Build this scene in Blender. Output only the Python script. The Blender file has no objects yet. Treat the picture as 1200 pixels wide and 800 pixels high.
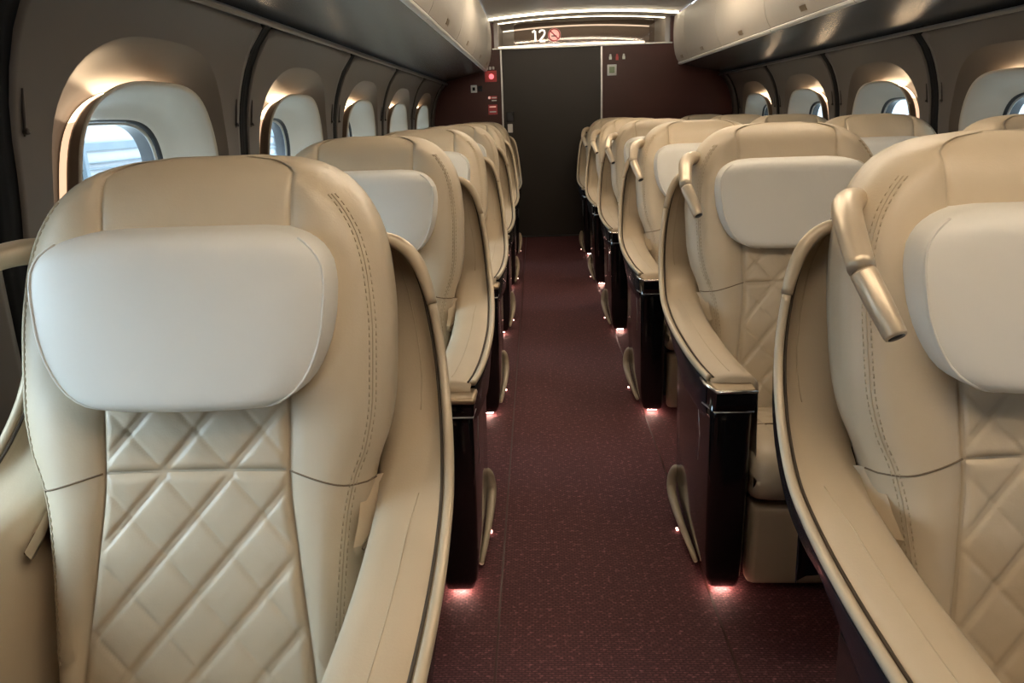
import bpy, math, random
from mathutils import Vector, Matrix
random.seed(4)
C = bpy.context.scene.collection
SC = bpy.context.scene

# ------------------------------------------------------------------ camera
PITCH, YAW, ROLL, CAM_H, FPX = 0.29187738, 0.0397168, -0.03503762, 1.283, 880.0
fw = Vector((-math.sin(YAW)*math.cos(PITCH), math.cos(YAW)*math.cos(PITCH), -math.sin(PITCH)))
rt0 = Vector((math.cos(YAW), math.sin(YAW), 0)); up0 = rt0.cross(fw)
rt = rt0*math.cos(ROLL) + up0*math.sin(ROLL); up = -rt0*math.sin(ROLL) + up0*math.cos(ROLL)
cd = bpy.data.cameras.new('camera'); cam = bpy.data.objects.new('camera', cd); C.objects.link(cam)
cd.sensor_width = 36.0; cd.lens = FPX/1200*36.0; cd.clip_start = 0.02; cd.clip_end = 300
M = Matrix((rt, up, -fw)).transposed().to_4x4(); M.translation = Vector((0, 0, CAM_H))
cam.matrix_world = M
SC.camera = cam

# ------------------------------------------------------------------ world, daylight, exposure
SC.view_settings.view_transform = 'Standard'; SC.view_settings.look = 'None'
SC.view_settings.gamma = 1.0; SC.view_settings.use_curve_mapping = False
SC.view_settings.exposure = 0.09
w = bpy.data.worlds.new('overcast_sky'); SC.world = w; w.use_nodes = True
wb = w.node_tree.nodes['Background']; wb.inputs[0].default_value = (0.70, 0.86, 1.0, 1); wb.inputs[1].default_value = 15.0

STRIP_POWER = 56.0      # added ceiling light strips out of view
COVE_POWER = 22.0        # window surround strips
FOOT_POWER = 75.0       # floor lights

# ------------------------------------------------------------------ materials
def mat(name, col, rough=0.5, metal=0.0, bump=None, var=0.0, vscale=6, spec=0.5, coat=0.0, emit=None, estr=0.0, crease=None):
    m = bpy.data.materials.new(name); m.use_nodes = True
    nt = m.node_tree; b = nt.nodes['Principled BSDF']
    b.inputs['Base Color'].default_value = (*col, 1); b.inputs['Roughness'].default_value = rough
    b.inputs['Metallic'].default_value = metal; b.inputs['Specular IOR Level'].default_value = spec
    b.inputs['Coat Weight'].default_value = coat
    if coat: b.inputs['Coat Roughness'].default_value = 0.08
    tc = nt.nodes.new('ShaderNodeTexCoord')
    if var:
        n = nt.nodes.new('ShaderNodeTexNoise'); n.inputs['Scale'].default_value = vscale; n.inputs['Detail'].default_value = 4
        nt.links.new(tc.outputs['Object'], n.inputs['Vector'])
        r = nt.nodes.new('ShaderNodeValToRGB')
        r.color_ramp.elements[0].position = .3; r.color_ramp.elements[1].position = .7
        r.color_ramp.elements[0].color = (*[c*(1-var) for c in col], 1)
        r.color_ramp.elements[1].color = (*[min(1, c*(1+var)) for c in col], 1)
        nt.links.new(n.outputs['Fac'], r.inputs['Fac']); nt.links.new(r.outputs['Color'], b.inputs['Base Color'])
    if bump:
        n = nt.nodes.new('ShaderNodeTexNoise'); n.inputs['Scale'].default_value = bump[0]; n.inputs['Detail'].default_value = 3
        nt.links.new(tc.outputs['Object'], n.inputs['Vector'])
        bp = nt.nodes.new('ShaderNodeBump'); bp.inputs['Strength'].default_value = bump[1]; bp.inputs['Distance'].default_value = bump[2]
        nt.links.new(n.outputs['Fac'], bp.inputs['Height']); nt.links.new(bp.outputs['Normal'], b.inputs['Normal'])
        if crease:
            n2 = nt.nodes.new('ShaderNodeTexNoise'); n2.inputs['Scale'].default_value = crease[0]; n2.inputs['Detail'].default_value = 2; n2.inputs['Distortion'].default_value = 1.2
            nt.links.new(tc.outputs['Object'], n2.inputs['Vector'])
            b2 = nt.nodes.new('ShaderNodeBump'); b2.inputs['Strength'].default_value = crease[1]; b2.inputs['Distance'].default_value = .01
            nt.links.new(n2.outputs['Fac'], b2.inputs['Height']); nt.links.new(b2.outputs['Normal'], bp.inputs['Normal'])
    if emit:
        b.inputs['Emission Color'].default_value = (*emit, 1); b.inputs['Emission Strength'].default_value = estr
    return m

LEATHER = mat('cream_leather', (0.52, 0.428, 0.305), 0.42, bump=(260, .12, .002), var=.05, vscale=5, crease=(9, .22))
PILLOW = mat('pale_headrest_cover', (0.74, 0.715, 0.655), 0.5, bump=(120, .1, .002), var=.02, crease=(7, .16))
LINER = mat('tan_liner_leather', (0.47, 0.38, 0.265), 0.5, bump=(260, .12, .002), var=.04)
SEAM = mat('dark_tan_seam', (0.17, 0.12, 0.075), 0.8, var=.1)
GAP = mat('dark_gap', (0.05, 0.035, 0.022), 0.8, var=.1)
THREAD = mat('tan_thread', (0.43, 0.35, 0.24), 0.7, var=.1)
TRIM = mat('champagne_trim', (0.50, 0.41, 0.29), 0.36, metal=.12, var=.03)
LAMPM = mat('champagne_metal', (0.58, 0.48, 0.35), 0.34, metal=.4, var=.02)
CHROME = mat('pale_chrome', (0.72, 0.68, 0.60), 0.18, metal=.9, var=.02)
BLACK = mat('black_lacquer', (0.006, 0.0055, 0.006), 0.12, coat=.6, var=.1)
SHELL = mat('dark_shell', (0.012, 0.013, 0.017), 0.22, var=.1)
DARK = mat('dark_base', (0.02, 0.018, 0.018), 0.6, var=.1)
CREAMP = mat('cream_plastic', (0.46, 0.38, 0.27), 0.45, var=.03)
BRONZE = mat('bronze_plate', (0.36, 0.27, 0.17), 0.3, metal=.5, var=.04)
PANEL = mat('taupe_wall_panel', (0.092, 0.078, 0.068), 0.42, bump=(300, .06, .001), var=.05, vscale=3)
DISH = mat('taupe_window_dish', (0.105, 0.086, 0.070), 0.4, var=.04)
FRAMEO = mat('brown_frame_side', (0.16, 0.115, 0.08), 0.45, var=.05)
FUNNEL = mat('cream_window_surround', (0.44, 0.40, 0.335), 0.5, var=.02)
GASKET = mat('black_gasket', (0.012, 0.013, 0.017), 0.4, var=.1)
JOINT = mat('black_joint_strip', (0.006, 0.0065, 0.008), 0.6, var=.1, spec=.08)
RAIL = mat('grey_rail', (0.20, 0.19, 0.175), 0.3, metal=.5, var=.05)
SOFF = mat('dark_grey_soffit', (0.042, 0.040, 0.038), 0.26, var=.05, vscale=2)
BIN = mat('beige_bin_face', (0.58, 0.53, 0.46), 0.5, bump=(200, .05, .001), var=.03, vscale=2)
BINLIP = mat('pale_bin_lip', (0.72, 0.69, 0.63), 0.4, var=.03)
CEIL = mat('grey_brown_ceiling', (0.43, 0.395, 0.36), 0.42, bump=(150, .05, .001), var=.03, vscale=2)
ENDW = mat('maroon_end_panel', (0.056, 0.017, 0.013), 0.35, spec=.25, bump=(40, .05, .001), var=.12, vscale=3)
DOOR = mat('dark_brown_door', (0.028, 0.0225, 0.018), 0.4, spec=.25, var=.08, vscale=2)
STEEL = mat('brushed_steel', (0.5, 0.49, 0.47), 0.35, metal=.85, var=.05)
SMOKED = None
WHITEP = mat('white_plastic', (0.6, 0.58, 0.54), 0.5, var=.04)
GREENP = mat('green_switch_face', (0.22, 0.27, 0.16), 0.5, var=.05)
REDP = mat('red_sign', (0.42, 0.035, 0.035), 0.45, var=.08)
REDLIT = mat('lit_red_button', (0.6, 0.1, 0.1), 0.4, var=.03, emit=(1, .22, .25), estr=1.2)
PINKLIT = mat('lit_pink_icon', (0.7, 0.4, 0.33), 0.5, var=.03, emit=(1, .52, .42), estr=.55)
WHITELIT = mat('lit_white_digits', (0.8, 0.78, 0.72), 0.5, var=.03, emit=(1, .93, .82), estr=.85)
STRIP = mat('added_warm_light_strip', (0.9, 0.85, 0.7), 0.5, emit=(1.0, 0.84, 0.64), estr=STRIP_POWER)
STRIP_END = mat('soft_warm_light_strip', (0.9, 0.85, 0.7), 0.5, emit=(1.0, 0.83, 0.58), estr=9.0)
COVE_SIDE = mat('faint_window_strip', (0.9, 0.7, 0.5), 0.5, emit=(1.0, 0.66, 0.42), estr=1.0)
COVE_MID = mat('medium_window_strip', (0.9, 0.7, 0.5), 0.5, emit=(1.0, 0.68, 0.42), estr=4.0)
HOOKM = mat('dark_brown_hook', (0.035, 0.028, 0.025), 0.45, var=.05)
ENDSTRIP = mat('dim_warm_light_strip', (0.9, 0.85, 0.7), 0.5, emit=(1.0, 0.86, 0.66), estr=1.7)
COVE = mat('warm_window_strip', (0.9, 0.8, 0.6), 0.5, emit=(1.0, 0.71, 0.43), estr=COVE_POWER)
FOOT_SIDE = mat('faint_pink_foot_light', (0.9, 0.7, 0.6), 0.5, emit=(1.0, 0.50, 0.42), estr=7.0)
FOOT = mat('pink_foot_light', (0.9, 0.7, 0.6), 0.5, emit=(1.0, 0.62, 0.5), estr=FOOT_POWER)
OUTW = mat('white_outdoor_wall', (0.22, 0.225, 0.24), 0.8, var=.03)
OUTB = mat('blue_grey_outdoor_band', (0.075, 0.095, 0.11), 0.8, var=.05)
OUTG = mat('pale_platform_paving', (0.5, 0.5, 0.48), 0.9, var=.08)

def carpet():
    m = bpy.data.materials.new('maroon_carpet'); m.use_nodes = True; nt = m.node_tree; b = nt.nodes['Principled BSDF']
    tc = nt.nodes.new('ShaderNodeTexCoord')
    br = nt.nodes.new('ShaderNodeTexBrick'); br.inputs['Scale'].default_value = 1.0
    br.inputs['Brick Width'].default_value = .016; br.inputs['Row Height'].default_value = .0075; br.inputs['Mortar Size'].default_value = .0022
    br.inputs['Color1'].default_value = (0.185, 0.062, 0.066, 1); br.inputs['Color2'].default_value = (0.130, 0.041, 0.046, 1)
    br.inputs['Mortar'].default_value = (0.078, 0.026, 0.028, 1)
    nt.links.new(tc.outputs['Object'], br.inputs['Vector'])
    n = nt.nodes.new('ShaderNodeTexNoise'); n.inputs['Scale'].default_value = 75; nt.links.new(tc.outputs['Object'], n.inputs['Vector'])
    rp = nt.nodes.new('ShaderNodeValToRGB'); rp.color_ramp.elements[0].position = .56; rp.color_ramp.elements[1].position = .70
    rp.color_ramp.elements[0].color = (.85, .85, .85, 1); rp.color_ramp.elements[1].color = (1.9, 2.0, 2.0, 1)
    nt.links.new(n.outputs['Fac'], rp.inputs['Fac'])
    mx = nt.nodes.new('ShaderNodeMix'); mx.data_type = 'RGBA'; mx.blend_type = 'MULTIPLY'; mx.inputs[0].default_value = 1
    nt.links.new(br.outputs['Color'], mx.inputs[6]); nt.links.new(rp.outputs['Color'], mx.inputs[7])
    nt.links.new(mx.outputs[2], b.inputs['Base Color']); b.inputs['Roughness'].default_value = .75
    b.inputs['Specular IOR Level'].default_value = .3
    bp = nt.nodes.new('ShaderNodeBump'); bp.inputs['Strength'].default_value = .5; bp.inputs['Distance'].default_value = .003
    nt.links.new(br.outputs['Fac'], bp.inputs['Height']); bp.invert = True; nt.links.new(bp.outputs['Normal'], b.inputs['Normal'])
    return m
CARPET = carpet()

def thin_glass(name, tint, refl):
    m = bpy.data.materials.new(name); m.use_nodes = True; nt = m.node_tree
    for n in list(nt.nodes): nt.nodes.remove(n)
    o = nt.nodes.new('ShaderNodeOutputMaterial'); t = nt.nodes.new('ShaderNodeBsdfTransparent'); t.inputs[0].default_value = (*tint, 1)
    g = nt.nodes.new('ShaderNodeBsdfGlossy'); g.inputs['Roughness'].default_value = .03
    mx = nt.nodes.new('ShaderNodeMixShader'); mx.inputs[0].default_value = refl
    nt.links.new(t.outputs[0], mx.inputs[1]); nt.links.new(g.outputs[0], mx.inputs[2]); nt.links.new(mx.outputs[0], o.inputs[0])
    return m
GLASS = thin_glass('window_glass', (.93, .97, .98), .05)
SMOKED = thin_glass('smoked_display_glass', (.74, .68, .64), .02)

# ------------------------------------------------------------------ mesh helpers
def obj(name, verts, faces, m, parent=None, smooth=True, sharp=None):
    me = bpy.data.meshes.new(name); me.from_pydata([tuple(v) for v in verts], [], faces)
    me.materials.append(m); me.validate()
    if smooth:
        me.polygons.foreach_set('use_smooth', [True]*len(me.polygons))
    me.update()
    import bmesh
    bm = bmesh.new(); bm.from_mesh(me); bmesh.ops.recalc_face_normals(bm, faces=bm.faces)
    if smooth and sharp:
        for e in bm.edges:
            if len(e.link_faces) == 2 and e.calc_face_angle(0) > sharp: e.smooth = False
    bm.to_mesh(me); bm.free()
    o = bpy.data.objects.new(name, me); C.objects.link(o)
    if parent: o.parent = parent
    return o

def tag(o, label=None, cat=None, group=None, kind=None):
    if label: o['label'] = label
    if cat: o['category'] = cat
    if group: o['group'] = group
    if kind: o['kind'] = kind
    return o

def empty(name, loc=(0, 0, 0)):
    o = bpy.data.objects.new(name, None); C.objects.link(o); o.location = loc; o.empty_display_size = .1
    return o

def loft(secs, closed=False, caps=False):
    """secs: list of equal-length point lists"""
    n = len(secs[0]); V = [p for s in secs for p in s]; Fc = []
    for i in range(len(secs)-1):
        for j in range(n if closed else n-1):
            k = (j+1) % n
            Fc.append((i*n+j, i*n+k, (i+1)*n+k, (i+1)*n+j))
    if caps:
        Fc.append(tuple(range(n))[::-1]); L = (len(secs)-1)*n; Fc.append(tuple(range(L, L+n)))
    return V, Fc

def merge(*parts):
    V, Fc = [], []
    for v, f in parts:
        o = len(V); V += list(v); Fc += [tuple(i+o for i in q) for q in f]
    return V, Fc

def box(x0, x1, y0, y1, z0, z1, r=0.0):
    """box with bevelled edges"""
    if r <= 0:
        V = [(x, y, z) for x in (x0, x1) for y in (y0, y1) for z in (z0, z1)]
        return V, [(0, 1, 3, 2), (4, 6, 7, 5), (0, 4, 5, 1), (2, 3, 7, 6), (0, 2, 6, 4), (1, 5, 7, 3)]
    def ring(z, ins, k=3):
        pts = []
        rr = r
        for cx, cy, a0 in ((x1-rr, y1-rr, 0), (x0+rr, y1-rr, 90), (x0+rr, y0+rr, 180), (x1-rr, y0+rr, 270)):
            for i in range(k+1):
                a = math.radians(a0+90*i/k); pts.append((cx+(rr-ins)*math.cos(a), cy+(rr-ins)*math.sin(a), z))
        return pts
    secs = [ring(z0, r*.98), ring(z0+.3*r, .3*r), ring(z0+r, 0), ring(z1-r, 0), ring(z1-.3*r, .3*r), ring(z1, r*.98)]
    return loft(secs, True, True)

def tube(pts, rad, n=8, caps=True, flat=None, closed=False):
    """rad number or list; frame by parallel transport"""
    P = [Vector(p) for p in pts]; m = len(P); secs = []
    ref = None
    for i, p in enumerate(P):
        if closed: t = (P[(i+1) % m]-P[i-1]).normalized()
        else: t = (P[min(i+1, m-1)]-P[max(i-1, 0)]).normalized()
        if ref is None:
            ref = Vector((1, 0, 0)) if abs(t.x) < .8 else Vector((0, 0, 1))
        a = (ref - t*ref.dot(t)).normalized(); b = t.cross(a); ref = a
        r = rad[i] if isinstance(rad, (list, tuple)) else rad
        ra, rb = (r*flat[0], r*flat[1]) if flat else (r, r)
        secs.append([p + a*ra*math.cos(2*math.pi*k/n) + b*rb*math.sin(2*math.pi*k/n) for k in range(n)])
    if closed: secs.append(secs[0])
    return loft(secs, True, caps and not closed)

def interp(tab, x):
    """monotone-ish cubic (Catmull-Rom) over table of (x, y)"""
    if x <= tab[0][0]: return tab[0][1]
    if x >= tab[-1][0]: return tab[-1][1]
    for i in range(len(tab)-1):
        if tab[i][0] <= x <= tab[i+1][0]: break
    x0, y0 = tab[i]; x1, y1 = tab[i+1]; h = x1-x0
    d = (y1-y0)/h
    dp = (y0-tab[i-1][1])/(x0-tab[i-1][0]) if i > 0 else d
    dn = (tab[i+2][1]-y1)/(tab[i+2][0]-x1) if i+2 < len(tab) else d
    m0 = 0 if dp*d <= 0 else 2*dp*d/(dp+d); m1 = 0 if dn*d <= 0 else 2*dn*d/(dn+d)
    t = (x-x0)/h
    return (2*t**3-3*t*t+1)*y0 + (t**3-2*t*t+t)*h*m0 + (-2*t**3+3*t*t)*y1 + (t**3-t*t)*h*m1

def spline(pts, per):
    P = [Vector(p) for p in pts]; out = []
    for i in range(len(P)-1):
        p0 = P[max(i-1, 0)]; p1 = P[i]; p2 = P[i+1]; p3 = P[min(i+2, len(P)-1)]
        for k in range(per):
            t = k/per
            out.append(.5*((2*p1)+(p2-p0)*t+(2*p0-5*p1+4*p2-p3)*t*t+(3*p1-p0-3*p2+p3)*t**3))
    out.append(P[-1]); return out

def sstep(a, b, x):
    t = max(0, min(1, (x-a)/(b-a))); return t*t*(3-2*t)

# ------------------------------------------------------------------ the setting
X0 = 0.495                   # centre line of the carriage
YA, YB = -1.6, 8.25
WALL = [(-.05, 1.545), (.3, 1.575), (.7, 1.588), (1.0, 1.584), (1.17, 1.564), (1.30, 1.553), (1.39, 1.535), (1.46, 1.513), (1.52, 1.487), (1.57, 1.455), (1.62, 1.413)]
def wx(z): return interp(WALL, z)

o = obj('floor', *box(X0-1.62, X0+1.62, YA, YB+.02, -.06, 0), CARPET, smooth=False); tag(o, 'maroon patterned carpet floor', kind='structure')
for xs_ in (-.128, .452):
    q = obj('carpet_seam', *box(xs_-.003, xs_+.003, YA, YB, -.001, .0012), ENDW, o, smooth=False)
JY = [1.51+1.3*j for j in range(-2, 6)]       # panel joints
JW = .082
NP = 96
def sup(hw, hh, n, k, N=NP):
    a = 2*math.pi*(k+.5)/N; c, s = math.cos(a), math.sin(a)
    r = (abs(c)**n + abs(s)**n)**(-1.0/n)
    return hw*r*c, hh*r*s
def window_meshes(side):
    """wall panel with window opening, in coordinates relative to the window centre (Y=0); side -1 left, +1 right"""
    WZ = 1.03
    hwp, z0, z1 = .65-JW/2, 0.0, 1.615
    S = lambda y, z, d=0: (X0+side*(wx(z)+d), y, z)
    out = {}
    secs = []
    outer = []
    for k in range(NP):
        a = 2*math.pi*(k+.5)/NP; c, s = math.cos(a), math.sin(a)
        hz = (z1-WZ) if s > 0 else (WZ-z0)
        t = min(hwp/abs(c), hz/abs(s)); outer.append((t*c, t*s))
    for f in (0, .15, .3, .45, .6, .75, .9, 1.0):
        r = []
        for k in range(NP):
            ex, ez = outer[k]; ix, iz = sup(.505, .48, 3.0, k)
            r.append(S(ex+(ix-ex)*f, WZ+ez+(iz-ez)*f))
        secs.append(r)
    # panel edge return
    first = [(p[0]+side*.05, p[1], p[2]) for p in secs[0]]
    out['panel'] = loft([first]+secs, True)
    dish = []
    for hw, hh, n, d in ((.505, .480, 3.0, .0), (.500, .474, 3.0, .003), (.488, .461, 3.0, .014), (.465, .437, 3.0, .030), (.44, .411, 3.1, .045), (.415, .386, 3.1, .057), (.40, .371, 3.1, .064), (.37, .34, 3.1, .068)):
        dish.append([S(sup(hw, hh, n, k)[0], WZ+sup(hw, hh, n, k)[1], d) for k in range(NP)])
    out['dish'] = loft(dish, True)
    ring = lambda L: loft([[S(sup(hw, hh, n, k)[0], WZ+sup(hw, hh, n, k)[1], d) for k in range(NP)] for hw, hh, n, d in L], True)
    out['frame'] = ring([(.380, .348, 3.1, .068), (.386, .354, 3.1, .040), (.402, .369, 3.1, .012), (.408, .374, 3.1, .002)])
    GX = 1.58+.115
    fl = []
    for hw, hh, n, d in ((.408, .374, 3.1, .002), (.409, .375, 3.1, -.003), (.404, .370, 3.1, -.006), (.396, .362, 3.1, .002), (.375, .345, 3.1, .035), (.350, .326, 3.1, .075), (.325, .305, 3.3, .105), (.305, .288, 3.5, .118), (.295, .279, 3.6, .130)):
        fl.append([S(sup(hw, hh, n, k)[0], WZ+sup(hw, hh, n, k)[1], d) for k in range(NP)])
    out['funnel'] = loft(fl, True)
    out['gasket'] = ring([(.296, .280, 3.6, .129), (.291, .275, 3.6, .132), (.288, .272, 3.6, .14), (.286, .270, 3.6, .195)])
    out['rim'] = ring([(.291, .275, 3.6, .142), (.282, .266, 3.6, .144), (.281, .265, 3.6, .150)])
    gl = [S(sup(.288, .272, 3.6, k)[0], WZ+sup(.288, .272, 3.6, k)[1], .147) for k in range(NP)]
    out['glass'] = (gl, [tuple(range(NP))])
    gl = [S(sup(.288, .272, 3.6, k)[0], WZ+sup(.288, .272, 3.6, k)[1], .192) for k in range(NP)]
    out['glass2'] = (gl, [tuple(range(NP))])
    def arc(ks): 
        return loft([[S(sup(hw, hh, 3.1, k)[0], WZ+sup(hw, hh, 3.1, k)[1], d) for k in ks] for hw, hh, d in ((.383, .351, .064), (.3865, .3545, .044))])
    ang = lambda k: math.degrees(2*math.pi*(k+.5)/NP)
    out['cove'] = arc([k for k in range(NP) if 60 < ang(k) < 120])
    out['cove_c'] = arc([k for k in range(NP) if 42 < ang(k) < 64]); out['cove_d'] = arc([k for k in range(NP) if 116 < ang(k) < 138])
    out['cove_a'] = arc([k for k in range(NP) if 3 < ang(k) < 46])
    out['cove_b'] = arc([k for k in range(NP) if 134 < ang(k) < 177])
    # coat hook: slot plate and peg
    hk = []
    for sg in (-1, 1):
        y = sg*.575
        pts = [S(y, 1.37, -.001), S(y, 1.33, -.003), S(y, 1.30, -.003), S(y, 1.275, -.001)]
        hk.append((tube(pts, [.002, .0035, .0035, .002], 8), tube([S(y, 1.285, .004), S(y, 1.284, -.006), S(y, 1.286, -.010)], [.005, .006, .007], 10)))
    out['hook'] = hk
    return out

wall = {}
wn = 0
for side, nm in ((-1, 'left'), (1, 'right')):
    Wl = empty('wall_'+nm, (X0+side*1.58, 3.3, 0)); tag(Wl, f'taupe moulded wall panels along the {nm} side', kind='structure'); wall[side] = Wl
    mm = window_meshes(side); cache = {}
    def put(key, name, m, Y, parent, sharp=None):
        if key not in cache:
            o = obj(name, *(mm[key] if not isinstance(key, tuple) else mm['hook'][key[1]][key[2]]), m, sharp=sharp); cache[key] = o
        else:
            o = cache[key].copy(); C.objects.link(o)
        o.parent = parent; o.location = Vector((0, Y, 0))-parent.location
        return o
    for j in range(len(JY)-1):
        Y = (JY[j]+JY[j+1])/2; wn += 1
        p = put('panel', 'wall_panel', PANEL, Y, Wl)
        for a in (0, 1):
            h = put(('hook', a, 0), 'hook_slot', HOOKM, Y, Wl)
            h = put(('hook', a, 1), 'hook_peg', HOOKM, Y, Wl)
        We = empty(f'window_{wn}', (X0+side*1.6, Y, 0.6)); tag(We, f'rounded window with cream surround and warm light, {nm} wall', kind='structure')
        put('dish', 'window_dish', DISH, Y, We); put('frame', 'frame_side', FRAMEO, Y, We); put('funnel', 'window_surround', FUNNEL, Y, We)
        put('gasket', 'gasket', GASKET, Y, We); put('rim', 'glazing_rim', STEEL, Y, We)
        put('glass', 'pane', GLASS, Y, We); put('glass2', 'outer_pane', GLASS, Y, We); put('cove', 'light_strip', COVE, Y, We)
        put('cove_c', 'corner_light_strip', COVE_MID, Y, We); put('cove_d', 'corner_light_strip', COVE_MID, Y, We)
        put('cove_a', 'side_light_strip', COVE_SIDE, Y, We); put('cove_b', 'side_light_strip', COVE_SIDE, Y, We)
        # daylight portal at the outer pane
        ld = bpy.data.lights.new('window_portal', 'AREA'); ld.shape = 'RECTANGLE'; ld.size = .52; ld.size_y = .48
        ld.cycles.is_portal = True
        lo = bpy.data.objects.new('window_portal', ld); C.objects.link(lo)
        lo.location = (X0+side*(1.58+.24), Y, 1.03); lo.rotation_euler = (0, math.radians(90 if side < 0 else -90)*-1, 0)
    # joint channels
    jm = None
    for y in JY:
        if jm is None:
            secs = []
            for i in range(24):
                z = 1.62*i/23
                secs.append([(X0+side*(wx(z)+d), t, z) for t, d in ((-JW/2-.001, .05), (-JW/2-.001, .004), (-.008, .007), (.008, .007), (JW/2+.001, .004), (JW/2+.001, .05))])
            jm = obj('joint_strip', *loft(secs), JOINT); q = jm
        else:
            q = jm.copy(); C.objects.link(q)
        q.parent = Wl; q.location = Vector((0, y, 0))-Wl.location
    for ya, yb in ((YA, JY[0]-JW/2), (JY[-1]+JW/2, YB)):
        yy = (ya, ya+.0, yb, yb+.0)
        secs = [[(X0+side*(wx(1.62*i/23)+d), y, 1.62*i/23) for y, d in zip(yy, (.05, 0, 0, .05))] for i in range(24)]
        q = obj('wall_panel', *loft(secs), PANEL, Wl); q.location = -Wl.location
    # outer skin so that no sky leaks round the panels
    # rail and soffit
    r = obj(f'trim_{1 if side < 0 else 2}', *tube([(X0+side*1.408, YA, 1.618), (X0+side*1.408, YB, 1.618)], .011, 10), RAIL)
    tag(r, f'thin grey rail above the {nm} windows', kind='structure')
    secs = [[(X0+side*h, y, z) for y in (YA, YB)] for h, z in ((1.45, 1.60), (1.425, 1.632), (1.405, 1.645), (1.38, 1.652), (1.30, 1.668), (1.15, 1.700), (1.00, 1.733))]
    r = obj(f'trim_{3 if side < 0 else 4}', *loft(secs), SOFF); tag(r, f'dark sloping soffit under the {nm} luggage bins', kind='structure')

# ceiling
def cz(h): return 2.205+.05*(1-(h/.95)**2)
secs = [[(X0+h, y, cz(h)) for y in (YA, YB-.3)] for h in [-.95+1.9*i/20 for i in range(21)]]
o = obj('ceiling', *loft(secs), CEIL); tag(o, 'shallow arched grey brown ceiling', kind='structure')
# alcove above the end door
secs = [[(X0+h, y, cz(h)+.012) for y in (YB-.3, 9.55)] for h in [-.95+1.9*i/20 for i in range(21)]]
al = obj('ceiling', *loft(secs), CEIL); tag(al, 'ceiling of the recess above the end door', kind='structure')
o = obj('wall_recess', *merge(box(X0-.95, X0+.95, 9.5, 9.55, 1.9, 2.3), box(X0-1.0, X0-.86, YB+.1, 9.55, 1.9, 2.3), box(X0+.86, X0+1.0, YB+.1, 9.55, 1.9, 2.3), box(X0-.95, X0+.95, YB+.02, 9.55, 1.88, 1.90)), CEIL, smooth=False)
tag(o, 'grey brown recess walls above the end door', kind='structure')
# ceiling light strips, in pairs; all but the last added to light the cabin
def strip_pts(y, dz=-.006, h0=.93):
    return [(X0+h, y, cz(h)+dz) for h in [-h0+2*h0*i/24 for i in range(25)]]
smesh = None
lpos = [8.02-2.6*k for k in range(4)][::-1]
names = ['first', 'second', 'third', 'fourth', 'fifth', 'sixth', 'seventh']
for i, y in enumerate(lpos):
    L = empty('ceiling_light', (X0, y, 2.2)); last = i == len(lpos)-1
    tag(L, 'pair of curved warm light strips on the ceiling before the end door' if last else f'added unseen pair of curved warm light strips across the ceiling, {names[i]} from the camera end', 'ceiling light', 'ceiling light strips')
    if smesh is None:
        def sm(y0):
            a = [(p[0]-X0, p[1]+y0, p[2]-2.2) for p in strip_pts(0, -.010)]
            return tube(a, .0105, 8)
        s1 = obj('light_strip', *sm(0), STRIP, L); s2 = obj('light_strip', *sm(.40), STRIP, L)
        bs = [[(h, yy, cz(h)-2.2+zz) for yy, zz in ((.02, 0), (.03, -.016), (.37, -.016), (.38, 0))] for h in [-.93+1.86*k/24 for k in range(25)]]
        s3 = obj('light_housing', *loft(bs), CEIL, L); smesh = (s1, s2, s3)
    else:
        for s in smesh:
            q = s.copy(); C.objects.link(q); q.parent = L
            if last and s.name.startswith('light_strip'):
                q.data = s.data.copy(); q.data.materials[0] = STRIP_END
o = obj('recess_light', *tube([(X0+h, 9.44, 2.225+.04*(1-(h/.88)**2)) for h in [-.85+1.7*i/20 for i in range(21)]], .012, 8), ENDSTRIP)
tag(o, 'thin lit strip at the back of the recess above the door', 'light strip')
o = obj('door_head_light', *tube([(X0+h, YB+.04, 1.955+.012*(1-(h/.9)**2)) for h in [-.86+1.5*i/20 for i in range(21)]], .010, 8), ENDSTRIP)
tag(o, 'lit strip running along the top edge of the end wall', 'light strip')

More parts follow.
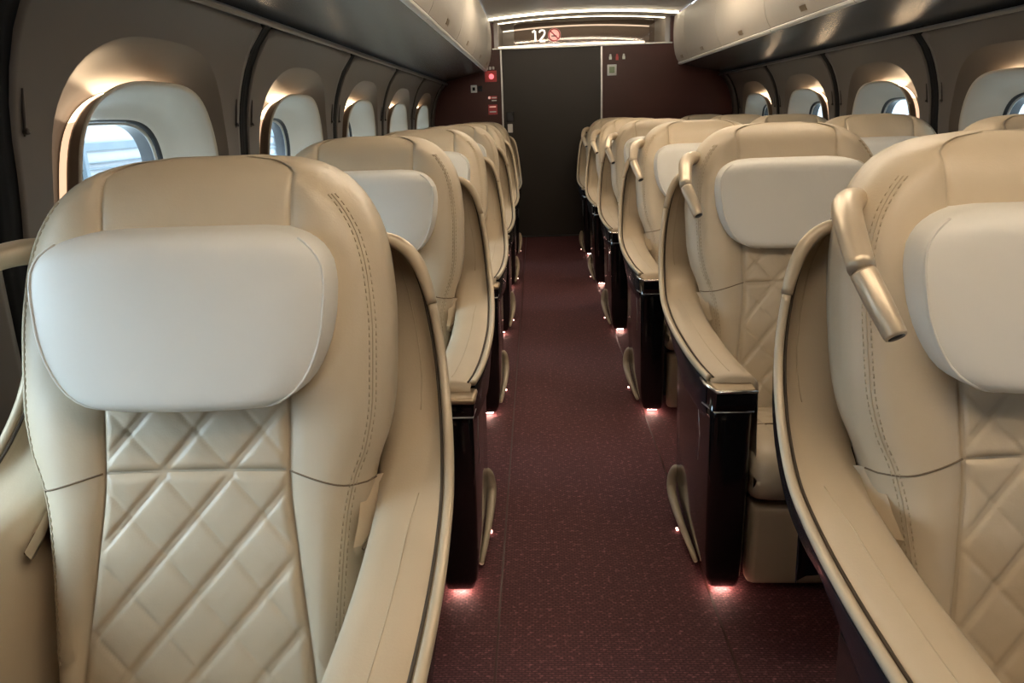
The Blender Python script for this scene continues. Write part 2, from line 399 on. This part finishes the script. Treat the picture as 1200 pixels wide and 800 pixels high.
# luggage bins
BP = [(.985, 1.752), (.965, 1.785), (.948, 1.83), (.936, 1.89), (.929, 1.96), (.926, 2.04), (.928, 2.12), (.934, 2.19), (.955, 2.20)]
bb = [-1.6, -.065, 1.225, 2.515, 3.805, 5.095, 6.385, 7.675, 8.25]
ylist = list(zip(bb[:-1], bb[1:]))
bmesh_cache = {}
order = ['nearest the camera', 'second from the camera', 'third from the camera', 'fourth from the camera', 'fifth from the camera', 'sixth from the camera', 'second from the end wall', 'short one touching the end wall']
for side, nm in ((-1, 'left'), (1, 'right')):
    for i, (ya, yb) in enumerate(ylist):
        B = empty('overhead_bin', (X0+side*1.0, ya, 1.74)); tag(B, f'beige {nm} overhead luggage bin, {order[i]}', 'luggage bin', f'{nm} overhead luggage bins')
        key = (side, round(yb-ya, 3))
        if key not in bmesh_cache:
            Ln = yb-ya; ps = []
            f = lambda h, y, z: (side*(h-1.0), y, z-1.74)
            secs = [[f(h+(.012 if e else 0), y, z) for y, e in ((.0015, 1), (.004, 0), (Ln-.004, 0), (Ln-.0015, 1))] for h, z in BP]
            ps.append(('door', loft(secs), BIN, None))
            bd = [[f(h, y, z) for y in (0.0, Ln)] for h, z in ((1.02, 1.737), (1.02, 2.2), (.99, 2.2), (.962, 2.19), (.97, 1.80), (1.01, 1.74))]
            ps.append(('body', loft(bd), DARK, None))
            lp = [[f(h, y, z) for y in (.003, Ln-.003)] for h, z in ((1.012, 1.728), (.996, 1.727), (.984, 1.733), (.981, 1.743), (.986, 1.75), (1.01, 1.748))]
            ps.append(('edge_strip', loft(lp, True, True), BINLIP, None))
            yl = Ln*.5
            lt = [[f(interp([(b, a) for a, b in BP[:8]], z)+d, y, z) for y, d in ((yl-.05, .002), (yl-.046, -.003), (yl+.046, -.003), (yl+.05, .002))] for z in (1.772, 1.775, 1.785, 1.797, 1.80)]
            ps.append(('latch', loft(lt), BRONZE, 'dark latch plate'))
            bmesh_cache[key] = [tag(obj(n, *g, m, B, sharp=.35), lb) for n, g, m, lb in ps]
        else:
            for s in bmesh_cache[key]:
                q = s.copy(); C.objects.link(q); q.parent = B

# end wall with door
o = obj('wall_end', *merge(box(X0-1.62, -.345, YB, YB+.06, 0, 1.94), box(.70, X0+1.62, YB, YB+.06, 0, 1.94),
      box(X0-1.62, X0-.9, YB, YB+.06, 1.94, 2.3), box(X0+.9, X0+1.62, YB, YB+.06, 1.94, 2.3)), ENDW, smooth=False)
tag(o, 'dark maroon end wall panels either side of the door', kind='structure')
dr = empty('door_1', (.178, YB, 0)); tag(dr, 'tall dark brown sliding door at the end of the aisle', kind='structure')
def under(o, par): o.parent = par; o.location = -par.location; return o
under(obj('door_leaf', *box(-.335, .69, YB+.012, YB+.05, .005, 1.935, .004), DOOR, smooth=False), dr)
under(obj('door_sill', *box(-.345, .70, YB-.03, YB+.012, 0.0, .012, .004), DARK, smooth=False), dr)
for x in (-.34, .695):
    under(obj('door_trim', *box(x-.009, x+.009, YB-.006, YB+.03, 0, 1.94, .003), STEEL, smooth=False), dr)
under(obj('door_plate', *box(-.305, -.225, YB+.006, YB+.013, 1.22, 1.32, .003), SHELL, smooth=False), dr)
h = under(obj('door_handle', *box(-.295, -.24, YB-.004, YB+.013, 1.11, 1.20, .006), STEEL, smooth=False), dr)
o = obj('wall_rear', *box(X0-1.62, X0+1.62, YA-.05, YA, -.05, 2.3), ENDW, smooth=False); tag(o, 'maroon wall behind the camera', kind='structure')
o = obj('trim_5', *box(X0-.92, X0+.92, YB-.012, YB+.065, 1.934, 1.948, .004), STEEL, smooth=False); tag(o, 'thin steel cap along the top of the end wall', kind='structure')

# car number display above the door
D = empty('car_number_display', (.45, YB+.03, 1.96)); tag(D, 'smoked glass display reading 12 with a no smoking sign above the door', 'display')
under(obj('display_pane', *box(-.20, 1.24, YB+.07, YB+.078, 1.965, 2.185, .002), SMOKED, smooth=False), D)
under(obj('digit', *tube([(-.012, YB+.06, 2.094), (.016, YB+.06, 2.112), (.020, YB+.06, 2.105), (.020, YB+.06, 2.004)], .0095, 8), WHITELIT), D)
under(obj('digit', *tube([(.062, YB+.06, 2.090), (.070, YB+.06, 2.106), (.090, YB+.06, 2.114), (.112, YB+.06, 2.106), (.118, YB+.06, 2.086), (.108, YB+.06, 2.062), (.062, YB+.06, 2.008), (.066, YB+.06, 2.006), (.122, YB+.06, 2.006)], .0095, 8), WHITELIT), D)
def disc(cx, cz_, y, r, t=.006, n=24):
    return loft([[(cx+r*math.cos(2*math.pi*k/n), yy, cz_+r*math.sin(2*math.pi*k/n)) for k in range(n)] for yy in (y, y+t)], True, True)
under(obj('no_smoking_icon', *disc(.215, 2.062, YB+.058, .066), PINKLIT), D)
under(obj('no_smoking_ring', *tube([(.215+.058*math.cos(a), YB+.056, 2.062+.058*math.sin(a)) for a in [2*math.pi*k/24 for k in range(24)]], .006, 6, closed=True), REDP), D)
under(obj('no_smoking_bar', *tube([(.176, YB+.055, 2.10), (.254, YB+.055, 2.024)], .006, 6), REDP), D)
under(obj('cigarette_mark', *box(.185, .24, YB+.054, YB+.058, 2.046, 2.058, .002), SHELL, smooth=False), D)
for k in range(4):
    under(obj('small_mark', *box(-.135+.024*k, -.12+.024*k, YB+.06, YB+.066, 1.996, 2.006, .002), WHITELIT, smooth=False), D)

# fittings on the end wall
S_ = empty('emergency_call_button', (-.452, YB, 1.62)); tag(S_, 'round lit red emergency button on the maroon wall', 'button')
under(obj('plate', *box(-.515, -.39, YB-.008, YB, 1.625, 1.735, .004), REDP, smooth=False), S_)
under(obj('push_button', *disc(-.445, 1.678, YB-.02, .026, .014), REDLIT), S_)
for k in range(3):
    under(obj('letter_mark', *box(-.497+.032*k, -.475+.032*k, YB-.006, YB, 1.745, 1.775, .003), WHITEP, smooth=False), S_)
S_ = empty('wall_switch', (-.62, YB, 1.53)); tag(S_, 'small white square switch with dark rocker beside the red button', 'switch')
under(obj('plate', *box(-.665, -.60, YB-.009, YB, 1.525, 1.60, .004), WHITEP, smooth=False), S_)
under(obj('rocker', *box(-.648, -.62, YB-.014, YB-.006, 1.545, 1.578, .003), JOINT, smooth=False), S_)
under(obj('side_plate', *box(-.592, -.545, YB-.006, YB, 1.535, 1.59, .003), SHELL, smooth=False), S_)
S_ = empty('fire_extinguisher_sign', (-.44, YB, 1.30)); tag(S_, 'narrow red notice sign low on the maroon wall by the door', 'sign')
under(obj('upper_plate', *box(-.482, -.395, YB-.004, YB, 1.455, 1.485, .001), REDP, smooth=False), S_)
under(obj('dot_mark', *disc(-.475, 1.47, YB-.007, .013, .004), PINKLIT), S_)
for k in range(2):
    under(obj('text_line', *box(-.452, -.40, YB-.006, YB-.003, 1.463-.028*k, 1.474-.028*k, .001), WHITEP, smooth=False), S_)
under(obj('lower_plate', *box(-.49, -.395, YB-.004, YB, 1.30, 1.40, .002), REDP, smooth=False), S_)
for k in range(2):
    under(obj('text_line', *box(-.478, -.41, YB-.006, YB-.003, 1.372-.05*k, 1.384-.05*k, .001), PINKLIT if k == 0 else WHITEP, smooth=False), S_)
S_ = empty('door_control_panel', (.80, YB, 1.65)); tag(S_, 'pale square framed panel with green face right of the door', 'control panel')
under(obj('frame', *box(.752, .848, YB-.01, YB, 1.645, 1.752, .004), WHITEP, smooth=False), S_)
under(obj('face', *box(.772, .828, YB-.015, YB-.008, 1.668, 1.730, .003), GREENP, smooth=False), S_)
S_ = empty('icon_sign', (.84, YB, 1.80)); tag(S_, 'row of three small pictograms on the maroon wall', 'sign')
for k, (m, hh) in enumerate(((WHITEP, .042), (REDP, .05), (WHITEP, .042))):
    x = .765+.068*k
    under(obj('pictogram', *merge(disc(x+.02, 1.842, YB-.004, .011, .004, 10), box(x+.006, x+.034, YB-.004, YB, 1.83-hh+.012, 1.832, .002)), m, smooth=False), S_)

# outside: platform and opposite building, seen through the panes
o = obj('ground', *box(-30, 30, -30, 40, -1.4, -1.3), OUTG, smooth=False); tag(o, 'pale paving outside the carriage', kind='structure')
Bd = empty('station_building', (-7, 6, -1.3)); tag(Bd, 'white station building with blue grey bands outside the left windows', 'building')
under(obj('facade', *box(-7.6, -7, -10, 26, -1.3, 1.75), OUTW, smooth=False), Bd)
for z0, z1 in ((.40, .52), (.68, .71), (.78, .80), (.97, 1.10)):
    under(obj('band', *box(-7.02, -6.95, -10, 26, z0, z1, .008), OUTB, smooth=False), Bd)
for k in range(12):
    under(obj('post', *box(-6.98, -6.9, -9.4+3*k, -9.3+3*k, -1.3, 1.75, .01), OUTB, smooth=False), Bd)

Bd = empty('wall_daylight_blocker', (5.5, 6, -1.3)); tag(Bd, 'tall pale grey screen added outside the right windows to cut daylight', kind='structure')  # added wall that blocks part of the sky, reducing daylight from the right
under(obj('blocker_wall', *box(5.5, 5.8, -12, 28, -1.3, 7.0), OUTW, smooth=False), Bd)
for z0, z1 in ((.2, .26), (.9, .96), (2.2, 2.3)):
    under(obj('band', *box(5.46, 5.52, -12, 28, z0, z1, .008), OUTB, smooth=False), Bd)

# ------------------------------------------------------------------ the seat (faces -Y; local x=0 is its centre line)
def yfront(z): return 1.10+.33*(z-.74)
BW = [(.30, .250), (.38, .252), (.55, .262), (.66, .272), (.72, .284), (.78, .306), (.85, .317), (.95, .319), (1.04, .312), (1.10, .298), (1.15, .272), (1.185, .240), (1.21, .200), (1.225, .150), (1.231, .08)]
XS = [(.30, .20), (.38, .195), (.43, .19), (.60, .168), (.74, .154), (.86, .156), (1.1, .159), (1.25, .161)]
ZT = 1.232
def back_y(x, z):
    """front surface of the backrest at x,z"""
    ax = abs(x); wv = interp(BW, z); xs = min(interp(XS, z), .78*wv); y = yfront(z)
    r = .075
    if z > ZT-r:
        q = (z-(ZT-r))/r; y += r*(1-math.sqrt(max(0, 1-q*q)))
    if ax > xs:
        t = (ax-xs)/(wv-xs); y -= .016*math.sin(math.pi*min(1, t*1.15))**.8 if t*1.15 < 1 else 0
    else:
        y += .006*(1-(ax/xs)**2)
    rc = min(.055, wv*.45)
    if ax > wv-rc:
        q = min(1, (ax-(wv-rc))/rc); y += rc*(1-math.sqrt(max(0, 1-q*q)))
    return y
def make_seat():
    T = empty('train_seat')
    # ---- backrest
    zl = [.30, .34] + [.38+.02*i for i in range(39)] + [1.15, 1.165, 1.18, 1.193, 1.204, 1.213, 1.220, 1.2255, 1.2295, 1.2315]
    zl = sorted(set(round(z, 4) for z in zl if z < 1.2318))
    secs = []
    for z in zl:
        wv = interp(BW, z); xs = min(interp(XS, z), .78*wv); rc = min(.055, wv*.45)
        fr = [0, .3*xs, .6*xs, .85*xs, xs-.010, xs-.0035, xs, xs+.0035, xs+.010]
        a = xs+.010; b = wv-rc
        fr += [a+(b-a)*t for t in (.25, .5, .75, 1.0)] if b > a+.004 else [a+(wv-a)*t for t in (.1, .2, .3, .4)]
        s0 = fr[-1]
        fr += [s0+(wv-s0)*math.sin(math.radians(d)) for d in (18, 36, 54, 70, 82, 90)]
        pts = []
        for x in fr:
            y = back_y(x, z)
            if abs(x-xs) < 1e-6: y += .007
            elif abs(abs(x-xs)-.0035) < 1e-6: y += .0025
            pts.append((x, y))
        yb = yfront(z)+.135
        q = max(0, (z-(ZT-.05))/.05); yb -= .05*(1-math.sqrt(max(0, 1-q*q)))
        ylast = pts[-1][1]; yb = max(yb, ylast+.012)
        pts += [(wv, ylast+(yb-ylast)*.5), (wv*.985, yb-(yb-ylast)*.15), (wv*.92, yb), (0, yb)]
        half = [(x, y, z) for x, y in pts]
        secs.append(half[::-1]+[(-x, y, z) for x, y, z in half[1:]] if False else [(x, y, z) for x, y, z in half] + [(-x, y, z) for x, y, z in half[-2:0:-1]])
    bk = obj('backrest', *loft(secs, True, True), LEATHER, T)
    # ---- quilted panels on the backrest
    def quilt(z0, z1, ph, name, nx=84, dz=.0038):
        nz = int((z1-z0)/dz); rows = []
        for i in range(nz+1):
            z = z0+(z1-z0)*i/nz; xs = interp(XS, z)-.004; r = []
            for j in range(nx+1):
                x = -xs+2*xs*j/nx
                a = x/.112+(z-z0)/.122+ph; b = x/.112-(z-z0)/.122-ph
                da = abs(a-round(a))*.082; db = abs(b-round(b))*.082
                g1 = math.exp(-((abs(db-.0001)-.0035)/.0028)**2); g2 = math.exp(-(da/.0030)**2)
                hgt = .0060-.0034*g1-.0028*g2+.0024*min(1, da/.03)*min(1, db/.03)-.0010*math.exp(-(db/.010)**2)
                e = min(xs-abs(x), z-z0, z1-z); hgt *= min(1, max(0, e)/.012)**.5
                r.append((x, back_y(x, z)-.001-hgt, z))
            rows.append(r)
        return obj(name, *loft(rows), LEATHER, bk)
    quilt(.744, .93, .5, 'upper_quilted_panel'); quilt(.34, .740, .25, 'lower_quilted_panel')
    tag(bk.children[-1], 'diamond quilted leather panel'); tag(bk.children[-2], 'short diamond quilted leather panel under headrest')
    # ---- seams on the bolsters and double stitching at the bolster edge
    for s in (-1, 1):
        pts = []
        for i in range(14):
            t = i/13; x = .156+(.285-.156)*t; z = .742-.035*t**1.3
            pts.append((s*x, back_y(x, z)-.0004, z))
        obj('bolster_seam', *tube(pts, .0016, 6), SEAM, bk)
        V = []
        for off in (.033, .042):
            z = .45
            while z < 1.17:
                x = interp(BW, z)-off+.012; x2 = interp(BW, z+.007)-off+.012
                if x > .02:
                    p = Vector((s*x, back_y(x, z)-.0006, z)); q = Vector((s*x2, back_y(x2, z+.007)-.0006, z+.007))
                    V.append(tube([p, q], .0011, 4))
                z += .0115
        pts = [(s*(interp(BW, z)-.0255), back_y(interp(BW, z)-.0255, z)-.0002, z) for z in [.45+.72*i/50 for i in range(51)]]
        V.append(tube(pts, .0012, 5))
        st = obj('stitching', *merge(*V), THREAD, bk)
    # ---- headrest pillow
    HW = [(.858, .110), (.864, .145), (.875, .172), (.895, .199), (.925, .219), (.96, .233), (1.0, .241), (1.04, .243), (1.075, .238), (1.10, .224), (1.118, .200), (1.128, .168), (1.132, .12)]
    zs = [.858, .8595, .862, .866, .872, .88, .89, .905] + [.92+.0175*i for i in range(10)] + [1.092, 1.103, 1.112, 1.119, 1.124, 1.1275, 1.130, 1.1315, 1.132]
    secs = []; rim = []
    for z in zs:
        wv = interp(HW, z); yf = 1.078+.24*(z-.86)
        rt_, rb_ = .035, .022
        if z > 1.132-rt_: q = (z-(1.132-rt_))/rt_; yf += .040*(1-math.sqrt(max(0, 1-q*q)))
        if z < .858+rb_: q = ((.858+rb_)-z)/rb_; yf += .030*(1-math.sqrt(max(0, 1-q*q)))
        g = .007*(1-sstep(1.0, 1.11, z))+.004
        xf = max(.05, wv-g); pts = []
        for t in (0, .2, .4, .6, .75, .88, .95, .985, 1.0):
            pts.append((xf*t, yf-.010*(1-t*t)+.014*max(0, (t-.75)/.25)**2*0.6))
        ye = pts[-1][1]; yb = yfront(z)+.02
        for t in (.12, .3, .5, .7):
            pts.append((xf+(wv-xf)*math.sin(math.pi/2*min(1, t*2)), ye+(yb-ye)*t))
        pts += [(wv*.97, yb-.008), (wv*.9, yb), (0, yb)]
        half = [(x, y, z) for x, y in pts]
        secs.append(half+[(-x, y, z) for x, y, z in half[-2:0:-1]])
        secs[-1] = [(x, y, zz-.007) for x, y, zz in secs[-1]]; rim.append((xf, ye, z-.007))
    hd = obj('headrest', *loft(secs, True, True), PILLOW, T); tag(hd, 'pale padded headrest pillow')
    for s in (-1, 1):
        obj('piping', *tube([(s*x, y-.001, z) for x, y, z in rim[1:-5]], .0022, 6), PILLOW, hd)
    # ---- seat cushion
    CT = [(.46, .432), (.56, .436), (.64, .430), (.72, .418), (.80, .402), (.90, .378), (1.0, .352), (1.08, .33)]
    prof = [(1.06, .30), (1.0, .352), (.90, .378), (.80, .402), (.72, .418), (.64, .430), (.56, .436), (.50, .426), (.465, .402), (.450, .37), (.452, .335), (.47, .305), (.52, .29), (.65, .285), (1.0, .285)]
    prof = [(p.x, p.y) for p in spline([(a, b, 0) for a, b in prof], 3)]
    secs = []
    for xx, sh in [(-.275, .03), (-.270, .014), (-.258, .004), (-.23, 0), (-.19, -.003), (-.186, .003), (-.182, -.002), (-.12, .003), (0, .004), (.12, .003), (.182, -.002), (.186, .003), (.19, -.003), (.23, 0), (.258, .004), (.270, .014), (.275, .03)]:
        secs.append([(xx, y+sh*(.6 if y < .6 else 0), z-sh if z > .36 else z+sh*.5) for y, z in prof])
    cu = obj('seat_cushion', *loft(secs, True, True), LEATHER, T)
    rows = []
    for i in range(40):
        y = .69+.33*i/39; r = []
        for j in range(37):
            x = -.18+.36*j/36; a = x/.112+y/.122; b = x/.112-y/.122
            da = abs(a-round(a))*.082; db = abs(b-round(b))*.082
            e = min(.18-abs(x), y-.69, 1.02-y)
            r.append((x, y, interp(CT, y)-.004+(.0085*(1-math.exp(-(da/.01)**1.3))*(1-.75*math.exp(-(db/.008)**1.3)))*min(1, max(0, e)/.012)**.5))
        rows.append(r)
    obj('quilted_panel', *loft(rows), LEATHER, cu)
    obj('cushion_seam', *tube([(-.262, .685, .420), (-.18, .683, .427), (0, .683, .423), (.18, .683, .427), (.262, .685, .420)], .0025, 6), SEAM, cu)
    # ---- leg rest
    prof = spline([(.505, .275, 0), (.492, .27, 0), (.485, .25, 0), (.490, .15, 0), (.50, .06, 0), (.508, .03, 0), (.53, .025, 0), (.56, .05, 0), (.56, .27, 0)], 3)
    secs = []
    for xx, sh in [(-.262, .02), (-.258, .006), (-.245, 0), (-.10, -.003), (0, -.004), (.10, -.003), (.245, 0), (.258, .006), (.262, .02)]:
        secs.append([(xx, p.x+(sh if p.x < .53 else 0), p.y-(.3*sh if p.y > .2 else -.3*sh)) for p in prof])
    lr = obj('leg_rest', *loft(secs, True, True), LEATHER, T)
    # ---- wings and armrests
    Epts = [(.27, 1.350, 1.082), (.312, 1.348, 1.072), (.345, 1.345, 1.040), (.366, 1.338, .985), (.379, 1.325, .920), (.389, 1.302, .858), (.397, 1.262, .795), (.405, 1.200, .738), (.412, 1.115, .690), (.417, 1.0, .667), (.420, .88, .657), (.419, .76, .650), (.414, .65, .642), (.404, .56, .634), (.392, .512, .626)]
    E = spline(Epts, 5); ns = len(E)
    def wing_sections(s):
        inner, outer, edge = [], [], []
        for i, p in enumerate(E):
            t = i/(ns-1)
            ph = math.pi/2*sstep(.34, .66, t); ny, nz = math.cos(ph), -math.sin(ph); a = sstep(.38, .66, t)
            k = 1
            U = [(.004, .0), (.013, .003), (.016, .020), (.019, .038), (.026, .045), (.050, .047), (.08, .048), (.13, .049), (.19, .050)]
            A = [(.004, .0), (.012, -.004), (.024, -.009), (.040, -.012), (.060, -.013), (.085, -.012), (.110, -.007), (.122, .006), (.131, .32)]
            sec = []
            for (ux, ud), (ax_, ad) in zip(U, A):
                x = p.x-(ux+(ax_-ux)*a); d = ud*k*(1-a)+ad*a
                sec.append((s*x, p.y+ny*d, p.z+nz*d))
            inner.append(sec)
            D1 = max(.03, (1.435-p.y))*(1-a)+.125*a
            tp = 1-sstep(.60, .84, t); o_ = [(0.0, 0), (.004, .005), (.004-.004*tp, .02), (.004-.020*tp, D1*.5), (-.040*tp, D1*.8), (-.012-.050*tp, D1), (-.04-.07*tp, D1+.004*a)]
            outer.append([(s*(p.x+dx), p.y+ny*d, p.z+nz*d) for dx, d in o_])
            edge.append((s*(p.x-.001), p.y-ny*.003, p.z-nz*.003))
        return inner, outer, edge
    for s in (-1, 1):
        inner, outer, edge = wing_sections(s)
        V, Fc = loft(inner)
        nlast = len(inner[0]); base = (len(inner)-1)*nlast          # rounded front end of the pad
        lastp = inner[-1]; V = list(V)
        e1 = [(x*.995 if True else x, y-.014, z-.006) for x, y, z in lastp]; e2 = [(x, y-.017, z-.028) for x, y, z in lastp]
        for ring_, prev in ((e1, base), (e2, base+nlast)):
            st_ = len(V); V += ring_
            for j in range(nlast-1): Fc.append((prev+j, prev+j+1, st_+j+1, st_+j))
        wl = obj('wing_liner', V, Fc, LINER, T)
        obj('wing_shell', *loft(outer), SHELL, T)
        cut = next(i for i, p in enumerate(E) if p.z < .965)
        tr = obj('edge_trim', *tube(edge[cut:], .0085, 8, flat=(1, 1)), TRIM, T)
        gr = obj('grab_rail', *tube(edge[:cut+1], [.0100+.003*math.sin(math.pi*i/cut) for i in range(cut+1)], 10), TRIM, T)
        # dark gap line between trim and liner
        gp = [(q[1][0]-s*.001, q[1][1]-.0008, q[1][2]+.0008) for q in inner[3:]]
        obj('trim_gap', *tube(gp, .0028, 5), GAP, wl)
        # crease line of the liner panel
        cr = [q[5] for q in inner[4:32]]
        obj('liner_seam', *tube([(x, y-.0005, z) for x, y, z in cr], .0012, 5), THREAD, wl)
        # pad seam along the armrest
        cr = [q[4] for q in inner[40:-2]]
        obj('pad_seam', *tube([(x, y, z-.0006) for x, y, z in cr], .0013, 5), THREAD, wl)
        # leather flap between back and armrest
        fl = [[(s*.262, 1.145, .706), (s*.304, 1.195, .690)], [(s*.264, 1.115, .688), (s*.300, 1.165, .668)], [(s*.266, 1.075, .662), (s*.290, 1.115, .645)], [(s*.266, 1.03, .640), (s*.274, 1.05, .632)]]
        fl2 = [[(x, y+.01, z-.02) for x, y, z in r] for r in fl]
        secs = [[a[0], a[1], b[1], b[0]] for a, b in zip(fl, fl2)]
        obj('side_flap', *loft(secs, True, True), LINER, T, sharp=.5)
        obj('flap_slit', *tube([(r[1][0]+s*.003, r[1][1]-.004, r[1][2]-.004) for r in fl], .003, 6), SEAM, wl)
        # pillar under the armrest
        def rrect(x0, x1, y0, y1, z, r=.018, k=4):
            P = []
            for cx, cy, a0 in ((x1-r, y1-r, 0), (x0+r, y1-r, 90), (x0+r, y0+r, 180), (x1-r, y0+r, 270)):
                for i in range(k+1):
                    a = math.radians(a0+90*i/k); P.append((s*(cx+r*math.cos(a)), cy+r*math.sin(a), z))
            return P
        secs = [rrect(.292, .362, .503, .72, .022), rrect(.289, .369, .492, .80, .030), rrect(.287, .378, .483, .88, .06), rrect(.286, .386, .475, .93, .14), rrect(.286, .390, .468, .94, .36), rrect(.287, .392, .465, .95, .53), rrect(.288, .390, .466, .95, .585)]
        pl = obj('arm_pillar', *loft(secs, True, True), BLACK, T)
        obj('pillar_line', *tube([(s*.3905, .62, .53), (s*.391, .585, .44), (s*.389, .60, .36)], .0016, 6), STEEL, pl)
        ft = obj('foot_light', *box(min(s*.308, s*.350), max(s*.308, s*.350), .520, .534, .013, .020, .002), FOOT, pl, smooth=False)
        # cream cover low on the base
        pr = spline([(.370, .945, .165), (.383, .955, .155), (.391, .962, .12), (.394, .945, .08), (.392, .87, .055), (.388, .76, .042), (.380, .62, .028)], 4)
        bc = obj('base_cover', *tube([(s*p.x, p.y, p.z) for p in pr], [.007+.009*math.sin(math.pi*(i/(len(pr)-1))**.7) for i in range(len(pr))], 10), CREAMP, T)
        obj('foot_light', *box(min(s*.392, s*.399), max(s*.392, s*.399), .82, .835, .006, .010, .001), FOOT_SIDE, bc, smooth=False)
        if s < 0:   # control console at the end of the arm
            cs = [[(s*.284, y, z), (s*.284, y2, z), (s*.388, y2, z), (s*.400, y2-.02, z), (s*.383, y, z)] for y, y2, z in ((.468, .56, .553), (.456, .56, .575), (.452, .56, .610))]
            cn = obj('arm_console', *loft(cs, True, True), BLACK, T, smooth=False)
            lp = [(s*.283, .450, .613), (s*.383, .450, .613), (s*.402, .500, .617), (s*.404, .54, .621)]
            obj('console_rim', *tube(lp, .0045, 8), CHROME, cn)
            obj('console_edge', *tube([(s*.284, .4665, .553), (s*.383, .4665, .553), (s*.401, .53, .556)], .002, 6), STEEL, cn)
            obj('control_plate', *loft([[(s*.286, .455, .6125), (s*.286, .525, .618), (s*.400, .525, .620), (s*.381, .455, .6125)], [(s*.288, .457, .6165), (s*.288, .525, .622), (s*.397, .525, .624), (s*.379, .457, .6165)]], True, True), BRONZE, cn, smooth=False)
        else:       # tray lid at the end of the arm
            cn = obj('tray_housing', *box(.286, .396, .458, .56, .555, .596, .006), BLACK, T, sharp=.6)
            ld_ = obj('tray_lid', *box(.284, .402, .444, .528, .594, .612, .008), BRONZE, T, sharp=.9); tag(ld_, 'tan tray lid with small emblem')
            em = [tube([(.325+.010*math.cos(a)*k, .482+.012*math.sin(a)*k, .6125) for a in [math.radians(d) for d in range(-60, 190, 25)]], .0012, 5) for k in (1, .55)]
            obj('emblem', *merge(*em), TRIM, ld_)
            obj('tray_edge', *tube([(.288, .4575, .556), (.393, .4575, .556), (.396, .54, .556)], .002, 6), STEEL, cn)
    # ---- base and back shell
    obj('base', *merge(box(-.24, .24, .60, 1.15, .02, .285, .02), box(-.25, .25, .72, 1.18, 0, .03, .01)), DARK, T, sharp=.6)
    secs = []
    for z in [.32+.05*i for i in range(16)]+[1.095, 1.105]:
        tt = sstep(1.0, 1.11, z); wv = .29+.03*sstep(.6, .8, z)-.05*tt; yy = 1.405+.03*sstep(.1, .9, z)-.02*tt
        secs.append([(wv, yy-.03, z), (wv, yy-.02, z), (wv-.03, yy, z), (0, yy+.03, z), (-wv+.03, yy, z), (-wv, yy-.02, z), (-wv, yy-.03, z)])
    obj('back_shell', *loft(secs), SHELL, T)
    # ---- reading lamp on the sitter's right
    up_ = spline([(-.262, 1.315, 1.115), (-.295, 1.275, 1.128), (-.326, 1.215, 1.124), (-.345, 1.145, 1.102), (-.357, 1.065, 1.058)], 5)
    la = obj('reading_lamp', *tube(up_, [.026-.0075*i/(len(up_)-1) for i in range(len(up_))], 14, flat=(1.05, .95)), LAMPM, T); tag(la, 'champagne metal reading lamp arm')
    dn = Vector((-.3285, 1.0, .975))-Vector((-.357, 1.063, 1.0565))
    p0 = Vector((-.357, 1.063, 1.0565))+dn*.03
    obj('lamp_head', *tube([p0, p0+dn*.03, p0+dn*.5, p0+dn*.93, p0+dn*.97], [.0175, .0185, .0180, .0160, .0145], 16), LAMPM, la)
    obj('lamp_joint', *tube([p0-dn*.03, p0+dn*.02], .0155, 12), SEAM, la)
    obj('lamp_lens', *tube([p0+dn*.95, p0+dn*.985], .0115, 12), GASKET, la)
    return T

proto = make_seat()
def copy_tree(o, parent=None):
    c = o.copy(); C.objects.link(c); c.parent = parent
    for ch in list(o.children): copy_tree(ch, c)
    return c
ordw = ['nearest the camera', 'second from the camera', 'third from the camera', 'fourth from the camera', 'fifth from the camera', 'last before the end wall']
spots = []
for r in range(6):
    spots.append((-.568, 1.3*r, f'cream leather single seat beside the left windows, {ordw[r]}', 'single seats along the left windows'))
    spots.append((.815, 1.3*r, f'cream leather aisle seat of the right pair, {ordw[r]}', 'aisle seats right of the aisle'))
    spots.append((1.674, 1.3*r, f'cream leather window seat of the right pair, {ordw[r]}', 'window seats along the right wall'))
for i, (x, y, lab, grp) in enumerate(spots):
    s = proto if i == len(spots)-1 else copy_tree(proto)
    s.location = (x, y, 0); s['label'] = lab; s['category'] = 'seat'; s['group'] = grp
    if i == 0:      # its lamp is folded further down
        for ch in s.children:
            if ch.name.startswith('reading_lamp'): ch.location = (-.028, .01, -.045)
